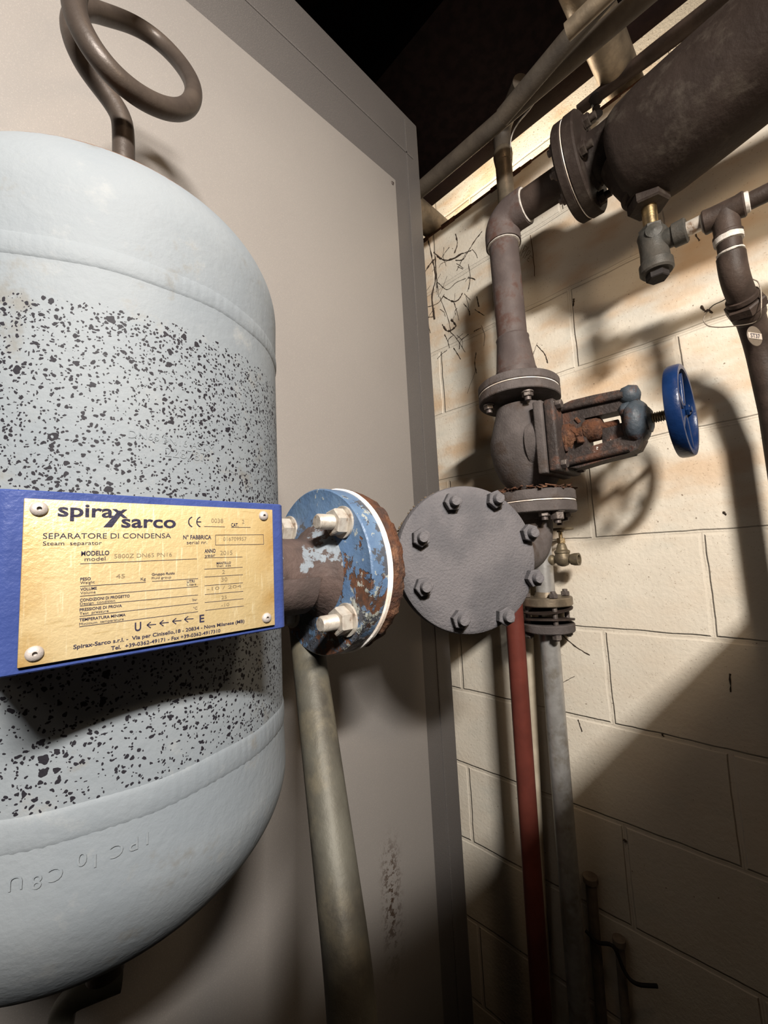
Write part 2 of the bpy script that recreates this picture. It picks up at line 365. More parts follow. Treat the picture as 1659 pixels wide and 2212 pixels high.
def weld(z, wd, hh, name='weld_bead'):
    v = []; f = []; n = 420; m_ = 8
    for i in range(n):
        t = 2*math.pi*i/n; wob = .0006*math.sin(5*t+1)+.0004*math.sin(13*t); rip = .00012*math.sin(i*2.1)+random.uniform(-.0001, .0001)
        for k in range(m_):
            a = math.pi*k/(m_-1); r = R-.0006+(hh+.0010+rip)*math.sin(a); zz = z+wob-wd*math.cos(a)
            v.append((AX+r*math.cos(t), AY+r*math.sin(t), zz))
    for i in range(n):
        for k in range(m_-1): j = (i+1) % n; f.append((i*m_+k, j*m_+k, j*m_+k+1, i*m_+k+1))
    return MB().add(v, f).build(name, WM, sepr, origin=(0, 0, 0), ang=60)
WM = m_tank('blue_grey_weld', False, 0, 1)
weld(1.6785, .0078, .0006); weld(1.3775, .009, .0006)
# outlet nozzle, sleeve and blue flange (axis along +x)
XD = (1, 0, 0); NO = (0, AY, NZ)
n_ = MB().lathe(NO, XD, [(.046, .19), (.040, .205), (.036, .215), (.036, .285+DX), (.044, .296+DX), (.056, .304+DX)], 64, jit=.0005, closed=False)
n_.build('nozzle', M['nozzle'], sepr)
c_ = MB(); seg = 26; v = []; f = []
for i in range(seg+1):
    t = math.radians(-120+118*i/seg)   # lower front half wrap
    for (x, r) in ((.205, .0365), (.205, .0405), (.268+DX*.6, .0405), (.268+DX*.6, .0365)):
        v.append((x, AY-r*math.cos(t), NZ-.004+r*math.sin(t)*1.0))
for i in range(seg):
    for k in range(4): f.append((i*4+k, i*4+(k+1) % 4, (i+1)*4+(k+1) % 4, (i+1)*4+k))
f += [(0, 1, 2, 3), (seg*4+3, seg*4+2, seg*4+1, seg*4)]
c_.add(v, f); c_.build('sleeve', M['cuff'], sepr)
fl = MB().lathe((DX, AY, NZ), XD, [(.036, .3005), (.060, .3005), (.0625, .302), (.091, .302), (.0925, .3035), (.0925, .3235), (.036, .3235)], 96, closed=False)
fl.build('outlet_flange', M['peel'], sepr)
# studs and nuts through the blue flange
def stud(parent, p, d, r=.008, out=.034, nut=.013, hexr=.0145, smat='steel', nmat='steel', L=.02, rot=0.0, washer=True):
    p = Vector(p); d = Vector(d).normalized(); m = MB()
    pr = [(r*.98, -L)]; k = 0; h = -.001
    while h < out-.0015: pr += [(r*(1.0 if k % 2 else .90), h)]; h += .00085; k += 1
    pr += [(r*.8, out), (0, out)]
    m.lathe(p, d, pr, 24); s = m.build('stud_bolt', M[smat], parent, ang=20)
    n = MB(); n.hexa(p+d*.0025, d, hexr, nut, rot)
    if washer: n.cyl(p, d, hexr*1.18, .0025, 30)
    n.build('nut', M[nmat], s); return s
for (dy, dz, rt) in ((-.0515, .0500, .2), (-.0515, -.0500, .5), (.052, .050, .1), (.052, -.05, .3)):
    stud(sepr, (.302+DX, AY+dy, NZ+dz), (-1, 0, 0), rot=rt)
# nameplate bracket
YP = .215
br = MB(); th = .003; zc, hz = 1.4975, .0715
prof = []                                   # open channel in plan (x,y), bent round at both ends
xl, xr = .0105, .1265
for (cx_, sgn) in ((xl, -1), (xr, 1)):
    pass
path = [(xl-.009, .285)]+[(xl-.009*math.sin(a), YP+.010-.0088*math.cos(a)) for a in [math.pi/2*(1-k/8) for k in range(9)]]
path += [(xr+.0045*math.sin(a), YP+.0055-.0043*math.cos(a)) for a in [math.pi/2*k/8 for k in range(9)]]+[(xr+.0048, .285)]
path = [Vector((a, b, 0)) for a, b in path]; inner = []
for i, p in enumerate(path):
    d = (path[min(i+1, len(path)-1)]-path[max(i-1, 0)]).normalized(); inner.append(p+Vector((-d.y, d.x, 0))*th)
poly = [(p.x, p.y) for p in path]+[(p.x, p.y) for p in inner[::-1]]
n = len(path); v = []; f = []
for z in (zc-hz/2, zc-hz/2+.0006, zc+hz/2-.0006, zc+hz/2):
    sh_ = 0 if abs(z-zc) < hz/2-.0003 else .0006
    for i, p in enumerate(path):
        q = p+(inner[i]-p)*(sh_/th); v.append((q.x, q.y, z))
    for i, p in enumerate(inner):
        v.append((p.x, p.y, z))
for l in range(3):
    b0, b1 = l*2*n, (l+1)*2*n
    for i in range(n-1):
        f.append((b0+i, b0+i+1, b1+i+1, b1+i)); f.append((b0+n+i+1, b0+n+i, b1+n+i, b1+n+i+1))
    f.append((b0, b1, b1+n, b0+n)); f.append((b0+n-1, b0+2*n-1, b1+2*n-1, b1+n-1))
for b0 in (0, 6*n):
    for i in range(n-1): f.append((b0+i, b0+n+i, b0+n+i+1, b0+i+1))
br.add(v, f).build('name_bracket', M['bluepaint'], sepr)
YQ = YP+.0012                                # front face of the bracket
np_ = MB(); q = [onp(62, 1075, 1, YP), onp(587, 1102, 1, YP), onp(596, 1347, 1, YP), onp(45, 1440, 1, YP)]
xa, xb = .0135, .1222; za, zb = 1.4645, 1.5296
np_.box(((xa+xb)/2, YP+.0003, (za+zb)/2), (xb-xa, .0014, zb-za), bev=.0003)
plate = np_.build('nameplate', M['plate'], sepr)
FY = YP-.0004                                # plate face
for (px, py, r) in ((85, 1099, .0029), (571, 1114, .0027), (578, 1335, .0027), (75, 1413, .0029)):
    p = onp(px, py, 1, FY-.001); p.y = FY+.0002
    rv = MB().lathe(p, (0, -1, 0), [(r*1.05, 0), (r, .0007), (r*.8, .0013), (r*.42, .0016), (r*.30, .0016), (r*.28, .0004), (0, .0004)], 28)
    rv.build('rivet', M['rivet'], plate)
# ---- lettering
def text_mesh(s, bold):
    cu = bpy.data.curves.new('t', 'FONT'); cu.body = s; cu.size = 1; cu.offset = .022 if bold else .0; cu.resolution_u = 3
    o = bpy.data.objects.new('t', cu); COL.objects.link(o); dg = bpy.context.evaluated_depsgraph_get(); dg.update()
    me = o.evaluated_get(dg).to_mesh(); V = [tuple(q.co) for q in me.vertices]; Fc = [tuple(p.vertices) for p in me.polygons]
    o.evaluated_get(dg).to_mesh_clear(); bpy.data.objects.remove(o); return V, Fc
def zc3(zx, zy): return (zx*.51838, 1020+zy*.51838)
def pl(zx, zy):
    q = zc3(zx, zy); return onp(q[0], q[1], 1, FY)
def put_text(mb, s, x0, y0, x1, y1, h, bold=False, conv=pl, capref=.70):
    a, b = conv(x0, y0), conv(x1, y1); c = conv(x0, y0-h); V, Fc = text_mesh(s, bold)
    xs = [v[0] for v in V]; mn, mx = min(xs), max(xs); k = (b.x-a.x)/(mx-mn); zb_ = (a.z+b.z)/2; ky = (c.z-a.z)/capref
    mb.add([(a.x+(v[0]-mn)*k, FY-.00012, zb_+v[1]*ky) for v in V], Fc)
def line(mb, x0, y0, x1, y1, wd=.00022):
    a, b = pl(x0, y0), pl(x1, y1); d = (b-a); d.y = 0; n = Vector((-d.z, 0, d.x)).normalized()*wd/2
    z = (0, FY-.00012, 0); q = [a+n, a-n, b-n, b+n]; mb.add([(p.x, FY-.00012, p.z) for p in q], [(0, 1, 2, 3)])
ink = MB(); eng = MB(); logo = MB()
put_text(logo, 'spirax', 240, 184, 532, 189, 58, True, capref=.72)
put_text(logo, 'sarco', 505, 230, 733, 231, 54, True, capref=.72)
sl = [pl(a, b) for a, b in ((430, 229), (466, 229), (516, 163), (494, 160))]; logo.add([(p.x, FY-.0002, p.z) for p in sl], [(0, 1, 2, 3)])
T = [('SEPARATORE DI CONDENSA', 178, 277, 712, 275, 24, 0), ('Steam  separator', 178, 304, 424, 303, 17, 0), ('N° FABBRICA', 763, 280, 880, 278, 17, 1), ('serial nr.', 778, 301, 863, 298, 15, 0),
     ('MODELLO', 338, 348, 455, 345, 19, 1), ('model', 352, 371, 439, 367, 17, 0), ('ANNO', 852, 337, 898, 334, 16, 1), ('year', 853, 354, 897, 352, 14, 0),
     ('MANTELLO', 902, 384, 962, 381, 9, 1), ('Shell  side', 902, 396, 962, 392, 9, 0), ('PESO', 334, 452, 378, 449, 12, 1), ('Weight', 334, 467, 394, 463, 12, 0), ('Kg', 586, 451, 607, 450, 12, 0),
     ('Gruppo fluido', 632, 431, 728, 425, 10, 1), ('Fluid group', 632, 446, 713, 442, 10, 0), ('LITRI', 779, 461, 810, 459, 11, 1), ('Liters', 779, 474, 817, 471, 10, 0),
     ('VOLUME', 334, 494, 403, 489, 12, 1), ('Volume', 334, 509, 398, 504, 11, 0), ('CONDIZIONI DI PROGETTO', 333, 538, 540, 522, 12, 1), ('Design  condition', 333, 553, 479, 541, 11, 0),
     ('PRESSIONE DI PROVA', 331, 579, 508, 562, 12, 1), ('Test  pressure', 331, 594, 452, 583, 11, 0), ('TEMPERATURA MINIMA', 330, 621, 523, 600, 12, 1), ('Minimum  temperature', 330, 637, 515, 618, 11, 0),
     ('bar', 802, 537, 822, 535, 11, 0), ('°C', 805, 573, 822, 571, 11, 0), ('CAT.', 963, 227, 993, 227, 15, 1), ('U', 561, 662, 588, 660, 36, 1), ('E', 831, 625, 851, 624, 31, 1),
     ('Spirax-Sarco s.r.l. -  Via per Cinisello,18 - 20834 - Nova Milanese (MB)', 305, 735, 1018, 628, 17, 1), ('Tel.  +39-0362-49171 - Fax +39-0362-4917310', 462, 740, 918, 668, 16, 1)]
for s, a, b, c, d, h, bo in T: put_text(ink, s, a, b, c, d, h, bool(bo))
for s, a, b, c, d, h in (('0038', 880, 211, 930, 211, 18), ('2', 1008, 214, 1018, 214, 16), ('016709957', 930, 287, 1027, 284, 16), ('5800Z DN65 PN16', 475, 359, 716, 351, 18), ('2015', 917, 346, 968, 343, 18), ('45', 483, 443, 520, 441, 18), ('2', 925, 424, 937, 423, 16), ('30', 922, 456, 947, 454, 17), ('-10 / 204', 862, 492, 1005, 482, 14), ('25', 922, 529, 945, 527, 14), ('-10', 922, 560, 955, 558, 14)):
    put_text(eng, s, a, b, c, d, h)
for l in ((850, 226, 937, 228), (963, 230, 1044, 230), (333, 382, 820, 361), (851, 357, 1010, 353), (851, 404, 1011, 396), (852, 437, 1012, 427), (852, 473, 1012, 461), (853, 510, 1013, 496), (853, 543, 1014, 527), (855, 576, 1016, 557),
          (333, 476, 607, 458), (634, 455, 825, 443), (333, 517, 825, 476), (333, 558, 825, 511), (331, 601, 825, 545), (330, 644, 825, 581), (898, 262, 1097, 260), (1097, 260, 1099, 300), (898, 304, 1099, 300), (898, 262, 898, 304)):
    line(ink, *l)
for i, (ax0, ay0) in enumerate(((612, 637), (665, 629), (718, 621), (768, 613))):
    line(ink, ax0, ay0, ax0+38, ay0-3, .0004); line(ink, ax0, ay0, ax0+16, ay0-13, .0004); line(ink, ax0, ay0, ax0+16, ay0+12, .0004)
for cxm in (806, 840):                        # CE mark
    pts = [(cxm+20*math.cos(t), 207+21*math.sin(t)) for t in [math.radians(105+150*k/14) for k in range(15)]]
    for a, b in zip(pts, pts[1:]): line(ink, a[0], a[1], b[0]-.3, b[1], .00055)
line(ink, 820, 207, 838, 207, .00055)
logo.build('logo_lettering', M['ink'], plate, smooth=False); ink.build('lettering', M['ink'], plate, smooth=False); eng.build('engraved_lettering', M['engr'], plate, smooth=False)
# faint embossing on the shell and on the lower head
def wrap_text(s, th0, z0, size, rad, h=.0003, flip=False, zr=None):
    V, Fc = text_mesh(s, False); out = []
    for v in V:
        x, y = v[0]*size, v[1]*size
        if flip: x, y = -x, -y
        t = th0+x/R; z = z0+y
        rr = rad if zr is None else zr(z)
        out.append((AX+(rr+h)*math.cos(t), AY+(rr+h)*math.sin(t), z))
    return MB().add(out, Fc)
def tank_th(px, py):                          # angle round the shell seen at a pixel
    d = ray(px, py); a = d[0]**2+d[1]**2; b = -2*(d[0]*AX+d[1]*AY); c = AX*AX+AY*AY-R*R; t = (-b-math.sqrt(b*b-4*a*c))/(2*a); p = C+t*d
    return math.atan2(p[1]-AY, p[0]-AX), p[2]
for s, px, py, sz in (('DN65 S', 275, 945, .0065), ('PN16 ASTM', 350, 958, .0065), ('228787', 355, 985, .0085)):
    th, z = tank_th(px, py); wrap_text(s, th, z, sz, R).build('embossed_mark', WM, sepr, smooth=False)
hr = lambda z: (R+.0012)*math.sqrt(max(0, 1-((1.34-z)/.09)**2)) if z < 1.34 else R+.0012
for ch, px, py in (('I', 322, 1800), ('P', 300, 1810), ('C', 268, 1822), ('0', 190, 1842), ('1', 218, 1845), ('C', 140, 1872), ('8', 95, 1890), ('U', 55, 1892)):
    th, z = tank_th(px, py-8); wrap_text(ch, th, z, .009, R, .0003, True, hr).build('embossed_mark', WM, sepr, smooth=False)
# drain under the tank
dr = MB(); dr.tube([(AX, AY, 1.262), (AX, AY, 1.21)], .012); dr.build('drain_stub', M['pipe_dark'], sepr)
dr = MB(); dr.tube(bend(W(262, 2112, .335), W(140, 2160, .315), W(112, 2330, .315), .012), .0088); dr.build('drain_pipe', M['slant'], sepr)
lug = MB(); lug.box((.245, .49, 1.16), (.10, .006, .16), bev=.001)

# siphon coil above the tank
co_ = thing('siphon_coil', 'dark brown looped siphon tube rising from the top of the tank', 'pipe', (.083, .391, 1.79))
def wy(px, py, y): return onp(px, py, 1, y)
pts = [Vector((.083, .391, 1.79)), wy(268, 300, .391), wy(262, 252, .392), wy(232, 205, .395), wy(188, 150, .40), wy(160, 92, .405), wy(152, 40, .415), wy(180, 16, .43), wy(220, 30, .445), wy(280, 48, .46), wy(340, 84, .462), wy(392, 138, .448), wy(424, 195, .415), wy(402, 240, .385), wy(345, 232, .365), wy(285, 198, .355), wy(228, 146, .35), wy(180, 75, .352), wy(155, 5, .36), wy(175, -55, .37), wy(235, -110, .38), wy(300, -190, .39)]
cp_ = spline(pts, 10)
for _ in range(40): cp_ = [cp_[0]]+[(cp_[i-1]+cp_[i]*2+cp_[i+1])/4 for i in range(1, len(cp_)-1)]+[cp_[-1]]
c2 = MB(); c2.tube(cp_, .0088, 28); c2.build('tube', M['coil'], co_)
c2 = MB(); c2.cyl((.083, .391, 1.788), (0, 0, 1), .014, .022, 24); c2.build('socket', M['pipe_dark'], co_)

# slanting support pipe under the nozzle
def W2(px, py, d): return W(px, py, d)
a, b = W(657, 1335, .525), W(742, 2010, .345); dd = (b-a)
sp = MB(); e = b+dd*.15; sp.tube([a-dd*.02, a, a+dd*.5]+bend(b, e, (e.x, e.y, 0), .05), .0195, 36)
sl_ = thing('slanting_pipe', 'weathered grey-brown pipe leaning down between the tank and the cabinet', 'pipe', ((b+dd*.15).x, (b+dd*.15).y, 0))
sp.build('pipe', M['slant'], sl_)
cp = MB(); cp.lathe(a-dd*.02, -dd.normalized(), [(.0208, 0), (.019, .006), (.012, .011), (0, .013)], 32); cp.build('end_cap', M['slant'], sl_)

# ------------------------------------------------------------------ strainer with round bolted cover, its rusty inlet flange and gasket
stn = thing('bolted_strainer', 'grey cast strainer with a round cover held by eight bolts', 'strainer', (.548, AY, 1.37))
g_ = MB().lathe((DX, AY, NZ), XD, [(.04, .3237), (.093, .3237), (.0942, .325), (.0942, .3292), (.093, .3305), (.04, .3305)], 96, closed=False, jit=.0002); g_.build('gasket', M['gasket'], stn)
# rusty flange, rough edged
v = []; f = []; n = 140; prof = [(.036, .3307), (.086, .3307), (.0915, .333), (.0925, .340), (.0905, .350), (.084, .3545), (.05, .356), (.042, .362), (.038, .375)]
ru = MB().lathe((DX, AY, NZ), XD, prof, n, jit=.0014, closed=False); ru.build('inlet_flange', M['rust'], stn, ang=50)
pp = MB().lathe(NO, XD, [(.036, .34), (.036, .50)], 48, closed=False); pp.build('inlet_neck', M['pipe_dark'], stn)
mn = Vector((-.53, -.848, .0)).normalized(); fc = W(1018, 1207, .52); cc = fc-mn*.022; bc = cc-mn*.052
bd = MB(); bd.lathe(bc-mn*.055, mn, [(0, -.02), (.035, -.012), (.058, .012), (.064, .05), (.070, .085), (.088, .094), (.088, .101)], 72)
bd.tube(bend((.46, AY, 1.488), (.823, AY, 1.488), (.823, AY, 1.563), .075), [.036]*2+[.034]*11, 40)
bd.build('body', M['cast'], stn)
KS = .094/.107
cv = MB().lathe(cc-mn*.006, mn, [(r*KS, h) for r, h in [(.10, 0), (.1055, .0015), (.107, .005), (.107, .016), (.1055, .020), (.101, .0225), (.074, .0226), (.066, .0232), (.058, .0240), (.05, .0243), (0, .0245)]], 120)
cvo = cv.build('cover', M['cover'], stn)
A, B, _ = frame(mn)
face = cc+mn*.0168
bp = [(975, 1085), (1067, 1080), (1140, 1152), (1150, 1248), (1088, 1330), (992, 1337), (913, 1267), (907, 1162)]
for k, (px, py) in enumerate(bp):
    d = ray(px, py); t = (face-Vector(C)).dot(mn)/Vector(d).dot(mn); p = Vector(C)+Vector(d)*t
    s = MB(); s.lathe(p-mn*.004, mn, [(.0066, 0), (.0066, .020), (.0058, .0215), (0, .0218)], 24); so = s.build('stud_bolt', M['cover'], cvo)
    s = MB(); s.hexa(p-mn*.0005, mn, .0118, .010, k*.37); s.build('nut', M['cover'], cvo)
ridge = MB()
for k in range(90):
    t = math.radians(20+140*k/89); p = cc+(-A*math.cos(t)+B*math.sin(t))*(.0915+random.uniform(-.002, .002))-mn*(.002+random.uniform(0, .014)); ridge.box(p, (.004, .004, .0025), bev=.0008)
ridge.build('dust_rim', simple('brown_dust', (.13, .095, .06), (.10, .075, .05), .95), stn)

# ------------------------------------------------------------------ bellows valve with blue handwheel on the riser
RXL, RYL = .823, AY                         # lower flange axis
RXU = .797                                  # upper flange axis
val = thing('gate_valve', 'flaking iron valve on the riser with a blue handwheel', 'valve', (RXL, RYL, 1.60))
r50 = .081
def ring(o, d, r, ri, t, ch=.0015): return [(ri, 0), (r-ch, 0), (r, ch), (r, t-ch), (r-ch, t), (ri, t)]
# strainer outlet flange below the valve
o_ = MB().lathe((RXL, RYL, 1.569), (0, 0, 1), [(.030, -.02)]+ring(0, 0, r50, .04, .020)[0:], 72, closed=False)
o_.build('outlet_flange', M['cast'], stn)
q_ = MB().lathe((RXL, RYL, 1.590), (0, 0, 1), ring(0, 0, r50*.99, .03, .0022, .0004), 72, jit=.0004); q_.build('lower_gasket', M['gasket'], val)
q_ = MB().lathe((RXL, RYL, 1.5925), (0, 0, 1), ring(0, 0, r50, .03, .020), 72); q_.build('lower_flange', M['cast'], val)
# rough rusty crust standing on the lower flange
cr = MB()
for k in range(150):
    t = random.uniform(0, 2*math.pi); rr = r50*random.uniform(.72, 1.03); p = Vector((RXL+rr*math.cos(t), RYL+rr*math.sin(t), 1.6135+random.uniform(0, .005)))
    a1 = Vector((random.uniform(-1, 1), random.uniform(-1, 1), random.uniform(-.25, .35))).normalized(); a2 = a1.cross(Vector((0, 0, 1))).normalized()
    cr.box(p, (random.uniform(.006, .019), random.uniform(.004, .009), random.uniform(.001, .003)), (a1, a2, a1.cross(a2)), .0003)
cr.build('rust_crust', M['rust'], val, smooth=False)
# body: pear shaped between the flanges
v = []; f = []; N = 64; prof = [(.034, 1.611), (.044, 1.622), (.060, 1.645), (.069, 1.675), (.0715, 1.70), (.069, 1.725), (.060, 1.752), (.052, 1.772), (.046, 1.79)]
for i in range(N):
    t = 2*math.pi*i/N
    for (r, z) in prof:
        k = (z-1.611)/(1.79-1.611); cxx = RXL+(RXU-RXL)*k
        rr = r*(1.0-.10*abs(math.cos(t))*(1 if 1.63 < z < 1.76 else .4)); v.append((cxx+rr*math.cos(t), RYL+r*math.sin(t), z))
m_ = len(prof)
for i in range(N):
    for k in range(m_-1): j = (i+1) % N; f.append((i*m_+k, j*m_+k, j*m_+k+1, i*m_+k+1))
b = MB().add(v, f)
NEG = Vector((0, -1, 0)); BX, BZ = .800, 1.706
b.lathe((BX, RYL-.03, BZ), NEG, [(.056, 0), (.054, .022), (.052, .032)], 40); b.box((BX+.004, RYL-.071, BZ+.0), (.012, .004, .13)); b.build('body', M['cast'], val)
uz = 1.800
q_ = MB().lathe((RXU, RYL, uz), (0.06, 0, 1), ring(0, 0, r50, .03, .018), 72); q_.build('upper_flange', M['cast'], val)
# bonnet plates square with bolts
q_ = MB(); q_.box((BX, .331, BZ), (.112, .018, .140), bev=.004); q_.build('bonnet_flange', M['cast'], val)
q_ = MB(); q_.box((BX, .3105, BZ), (.106, .020, .136), bev=.005); bon = q_.build('bonnet', M['yoke'], val)
for sx in (-1, 1):
    for sz in (-1, 1):
        s = MB(); s.hexa((BX+sx*.040, .3005, BZ+sz*.056), NEG, .0085, .010, .3); s.build('bolt', M['steel_dark'], bon)
# yoke: two arms joined at the end
yk = MB(); ux, uy = Vector((0, -1, 0)), Vector((0, 0, 1))
outer = [(-.002, .060), (.02, .064), (.06, .062), (.10, .058), (.118, .052), (.126, .035), (.129, 0), (.127, -.035), (.118, -.050), (.10, -.055), (.05, -.060), (.02, -.064), (-.002, -.058)]
hole = [(.040, .024), (.098, .022), (.100, -.024), (.05, -.029), (.040, -.028)]
def ringprism(mb, outer, hole, org, ux, uy, nn, th):
    from mathutils.geometry import tessellate_polygon
    o = [Vector((p[0], p[1], 0)) for p in outer]; h = [Vector((p[0], p[1], 0)) for p in hole]
    tri = tessellate_polygon([o, h]); A_ = o+h; m = len(A_); org = Vector(org)
    v = [org+ux*p.x+uy*p.y for p in A_]+[org+ux*p.x+uy*p.y+nn*th for p in A_]
    f = [tuple(t) for t in tri]+[tuple(i+m for i in t) for t in tri]
    for L, o0 in ((len(o), 0), (len(h), len(o))):
        for i in range(L): j = (i+1) % L; f.append((o0+i, o0+j, o0+j+m, o0+i+m))
    mb.add(v, f)
ringprism(yk, outer, hole, (BX-.017, .302, BZ), ux, uy, Vector((1, 0, 0)), .034)
# flange ribs along both arms
for sgn in (1, -1):
    yk.tube([(BX-.020, .300, BZ+sgn*.052), (BX-.020, .195, BZ+sgn*.046)], .0065, 10); yk.tube([(BX+.02, .300, BZ+sgn*.055), (BX+.02, .195, BZ+sgn*.047)], .0075, 10)
yko = yk.build('yoke', M['yoke'], val, ang=40)
yh = MB(); yh.lathe((BX, .199, BZ), NEG, [(.018, 0), (.036, .004), (.040, .012), (.038, .022), (.028, .030), (.018, .034)], 10, jit=.002)
yh.lathe((BX-.008, .192, BZ+.046), NEG, [(.008, -.012), (.016, -.006), (.019, .004), (.014, .016), (.004, .020)], 14, jit=.001); yh.lathe((BX-.016, .194, BZ+.020), NEG, [(.008, -.010), (.013, -.004), (.012, .006), (.003, .014)], 12, jit=.001)
yh.lathe((BX, .175, BZ), NEG, [(.024, 0), (.024, .010), (.016, .014)], 6)
yh.build('yoke_head', M['yokeblue'], val, ang=50)
gl = MB(); gl.lathe((BX, .302, BZ), NEG, [(.030, 0), (.028, .014), (.020, .024), (.022, .034), (.014, .038)], 18, jit=.002)
for k in range(26): gl.box((BX+random.uniform(-.03, .02), .30-random.uniform(.0, .03), BZ+random.uniform(-.03, .03)), (.012, .012, .006), frame((random.uniform(-1, 1), 1, random.uniform(-1, 1))), .001)
gl.build('gland', M['rust'], val, ang=40)
cl = MB(); cl.lathe((BX, .252, BZ+.004), NEG, [(.006, -.05), (.006, -.018), (.020, -.016), (.0225, -.012), (.0215, .008), (.015, .014), (.008, .015), (.008, .04)], 22, jit=.0006); cl.build('stem_clamp', M['rust'], val, ang=45)
gd = MB(); gd.box((BX, .222, BZ-.012), (.014, .036, .030), bev=.002); gd.build('stem_guide', M['yoke'], val)
stp = [(.0085, 0)]; h = 0; k = 0
while h < .052: stp.append((.0092 if k % 2 else .0070, h)); h += .0017; k += 1
stp.append((.008, .054)); ob = MB().lathe((BX, .172, BZ+.0), NEG, stp, 22); ob.build('stem', M['brassd'], val, ang=20)
# handwheel
HWY = .121; hw = MB(); Rw = .0690
rimp = []; v = []; f = []; N = 72; K = 12
for i in range(N):
    t = 2*math.pi*i/N
    for k in range(K):
        a = 2*math.pi*k/K; ca, sa = math.cos(a), math.sin(a); rr = Rw+.0055*math.copysign(abs(ca)**.6, ca); yy = HWY+.0105*math.copysign(abs(sa)**.6, sa); v.append((BX+rr*math.cos(t), yy, BZ+rr*math.sin(t)))
for i in range(N):
    for k in range(K): j = (i+1) % N; l = (k+1) % K; f.append((i*K+k, j*K+k, j*K+l, i*K+l))
hw.add(v, f); wh = hw.build('handwheel', M['wheel'], val)
for k in range(5):
    t = math.radians(72*k+12); d = Vector((math.cos(t), 0, math.sin(t))); c0 = Vector((BX, HWY-.002, BZ))
    A_ = (d, Vector((0, 1, 0)), d.cross(Vector((0, 1, 0)))); s = MB(); s.box(c0+d*.038, (.062, .008, .0115), A_, .003); s.build('spoke', M['wheel'], wh)
s = MB(); s.lathe((BX, HWY+.012, BZ), NEG, [(.013, 0), (.0155, .003), (.0155, .014), (.011, .018)], 28); s.build('hub', M['wheel'], wh)
s = MB(); s.hexa((BX, HWY-.006, BZ), NEG, .009, .005, .2); s.cyl((BX, HWY-.010, BZ), NEG, .0045, .004, 16); s.build('wheel_nut', M['wheel'], wh)
# raised casting characters on the yoke's lower arm
V_, F_ = text_mesh('86 M 781 960', False); xs = [p[0] for p in V_]; kx = .078/(max(xs)-min(xs)); tm = MB()
tm.add([(BX-.0176, .268-(p[0]-min(xs))*kx, BZ-.0515+p[1]*.0125) for p in V_], F_); tm.build('casting_mark', simple('rusty_lettering', (.045, .02, .014), (.06, .028, .02), .8), val, smooth=False)
# flange bolts
def bolt(parent, p, d, hexr=.0105, hl=.009, r=.0062, out=.007, mat='steel_dark', name='bolt'):
    p = Vector(p); d = Vector(d).normalized(); m = MB(); m.hexa(p, d, hexr, hl, random.uniform(0, 1)); m.cyl(p+d*hl*.5, d, r, hl*.5+out, 18); m.cyl(p-d*.0015, d, hexr*1.12, .003, 24)
    return m.build(name, M[mat], parent)
for a in (200, 290, 20, 110):
    t = math.radians(a+22); c_, s_ = math.cos(t)*.062, math.sin(t)*.062
    bolt(val, (RXU+c_, RYL+s_, uz-.0003), (0, 0, -1)); bolt(stn, (RXL+c_, RYL+s_, 1.5688), (0, 0, -1))
for a in (245, 335):
    t = math.radians(a); bolt(stn, (RXL+math.cos(t)*.064, RYL+math.sin(t)*.064, 1.5688), (0, 0, -1), .013, .016)

# ------------------------------------------------------------------ riser pipe, reducer and elbow up to the vessel
rz = 2.205; REX = .788; rp = thing('riser_pipe', 'dark brown riser pipe with reducer, elbow and white tape collars', 'pipe', (RXU, RYL, 1.82))
q_ = MB().lathe((RXU, RYL, uz+.0185), (.06, 0, 1), ring(0, 0, r50*.985, .03, .0018, .0003), 72); q_.build('gasket', M['gasket'], rp)
q_ = MB().lathe((RXU, RYL, uz+.0208), (.06, 0, 1), ring(0, 0, r50, .03, .017), 72); q_.build('lower_flange', M['cast'], rp)
q_ = MB(); q_.lathe((RXU, RYL, uz+.036), (-.045, 0, 1), [(.043, 0), (.041, .006), (.0405, .028), (.0415, .032), (.0395, .036), (.0325, .098), (.0335, .104), (.0305, .108)], 48, jit=.0004); q_.build('reducer', M['riser'], rp)
zt = rz-.055
q_ = MB(); q_.tube([(RXU-.005, RYL, uz+.14), (REX, RYL, zt)], .0302, 48); q_.build('pipe', M['riser'], rp)
def arc_elbow(p, a, b, r, rb, L, n=14):
    p, a, b = Vector(p), Vector(a), Vector(b); pts = [p+a*(rb+L)]
    for k in range(n+1):
        t = math.pi/2*k/n; pts.append(p+a*rb*(1-math.sin(t))+b*rb*(1-math.cos(t)))
    pts.append(p+b*(rb+L)); return pts
q_ = MB(); q_.tube(arc_elbow((REX, RYL, rz), (0, 0, -1), (0, -1, 0), .036, .034, .022), .0365, 48); q_.build('elbow', M['riser'], rp)
q_ = MB(); q_.lathe((REX, RYL, zt-.0035), (0, 0, 1), [(.0305, 0), (.0335, .001), (.034, .0035), (.0305, .0045)], 48, jit=.0004); q_.build('tape_collar', M['tape'], rp)
q_ = MB(); q_.lathe((REX, RYL-.056, rz), (0, -1, 0), [(.0305, 0), (.0335, .0005), (.034, .002), (.0305, .003)], 48, jit=.0004); q_.build('tape_collar', M['tape'], rp)
q_ = MB(); q_.tube([(REX, RYL-.05, rz), (REX, .245, rz)], .0302, 48); q_.build('horizontal_pipe', M['pipe_dark'], rp)
q_ = MB(); q_.lathe((REX, .246, rz), NEG, [(.034, -.006), (.042, 0), (.084, 0), (.087, .003), (.087, .015), (.085, .017), (.03, .017)], 72, closed=False); fo = q_.build('upper_flange', M['vessel'], rp)
for a in (160, 205, 250, 340): 
    t = math.radians(a); bolt(rp, (REX+math.cos(t)*.058, .2465, rz+math.sin(t)*.058), (0, 1, 0), .012, .009, .006, .006, 'steel_dark')

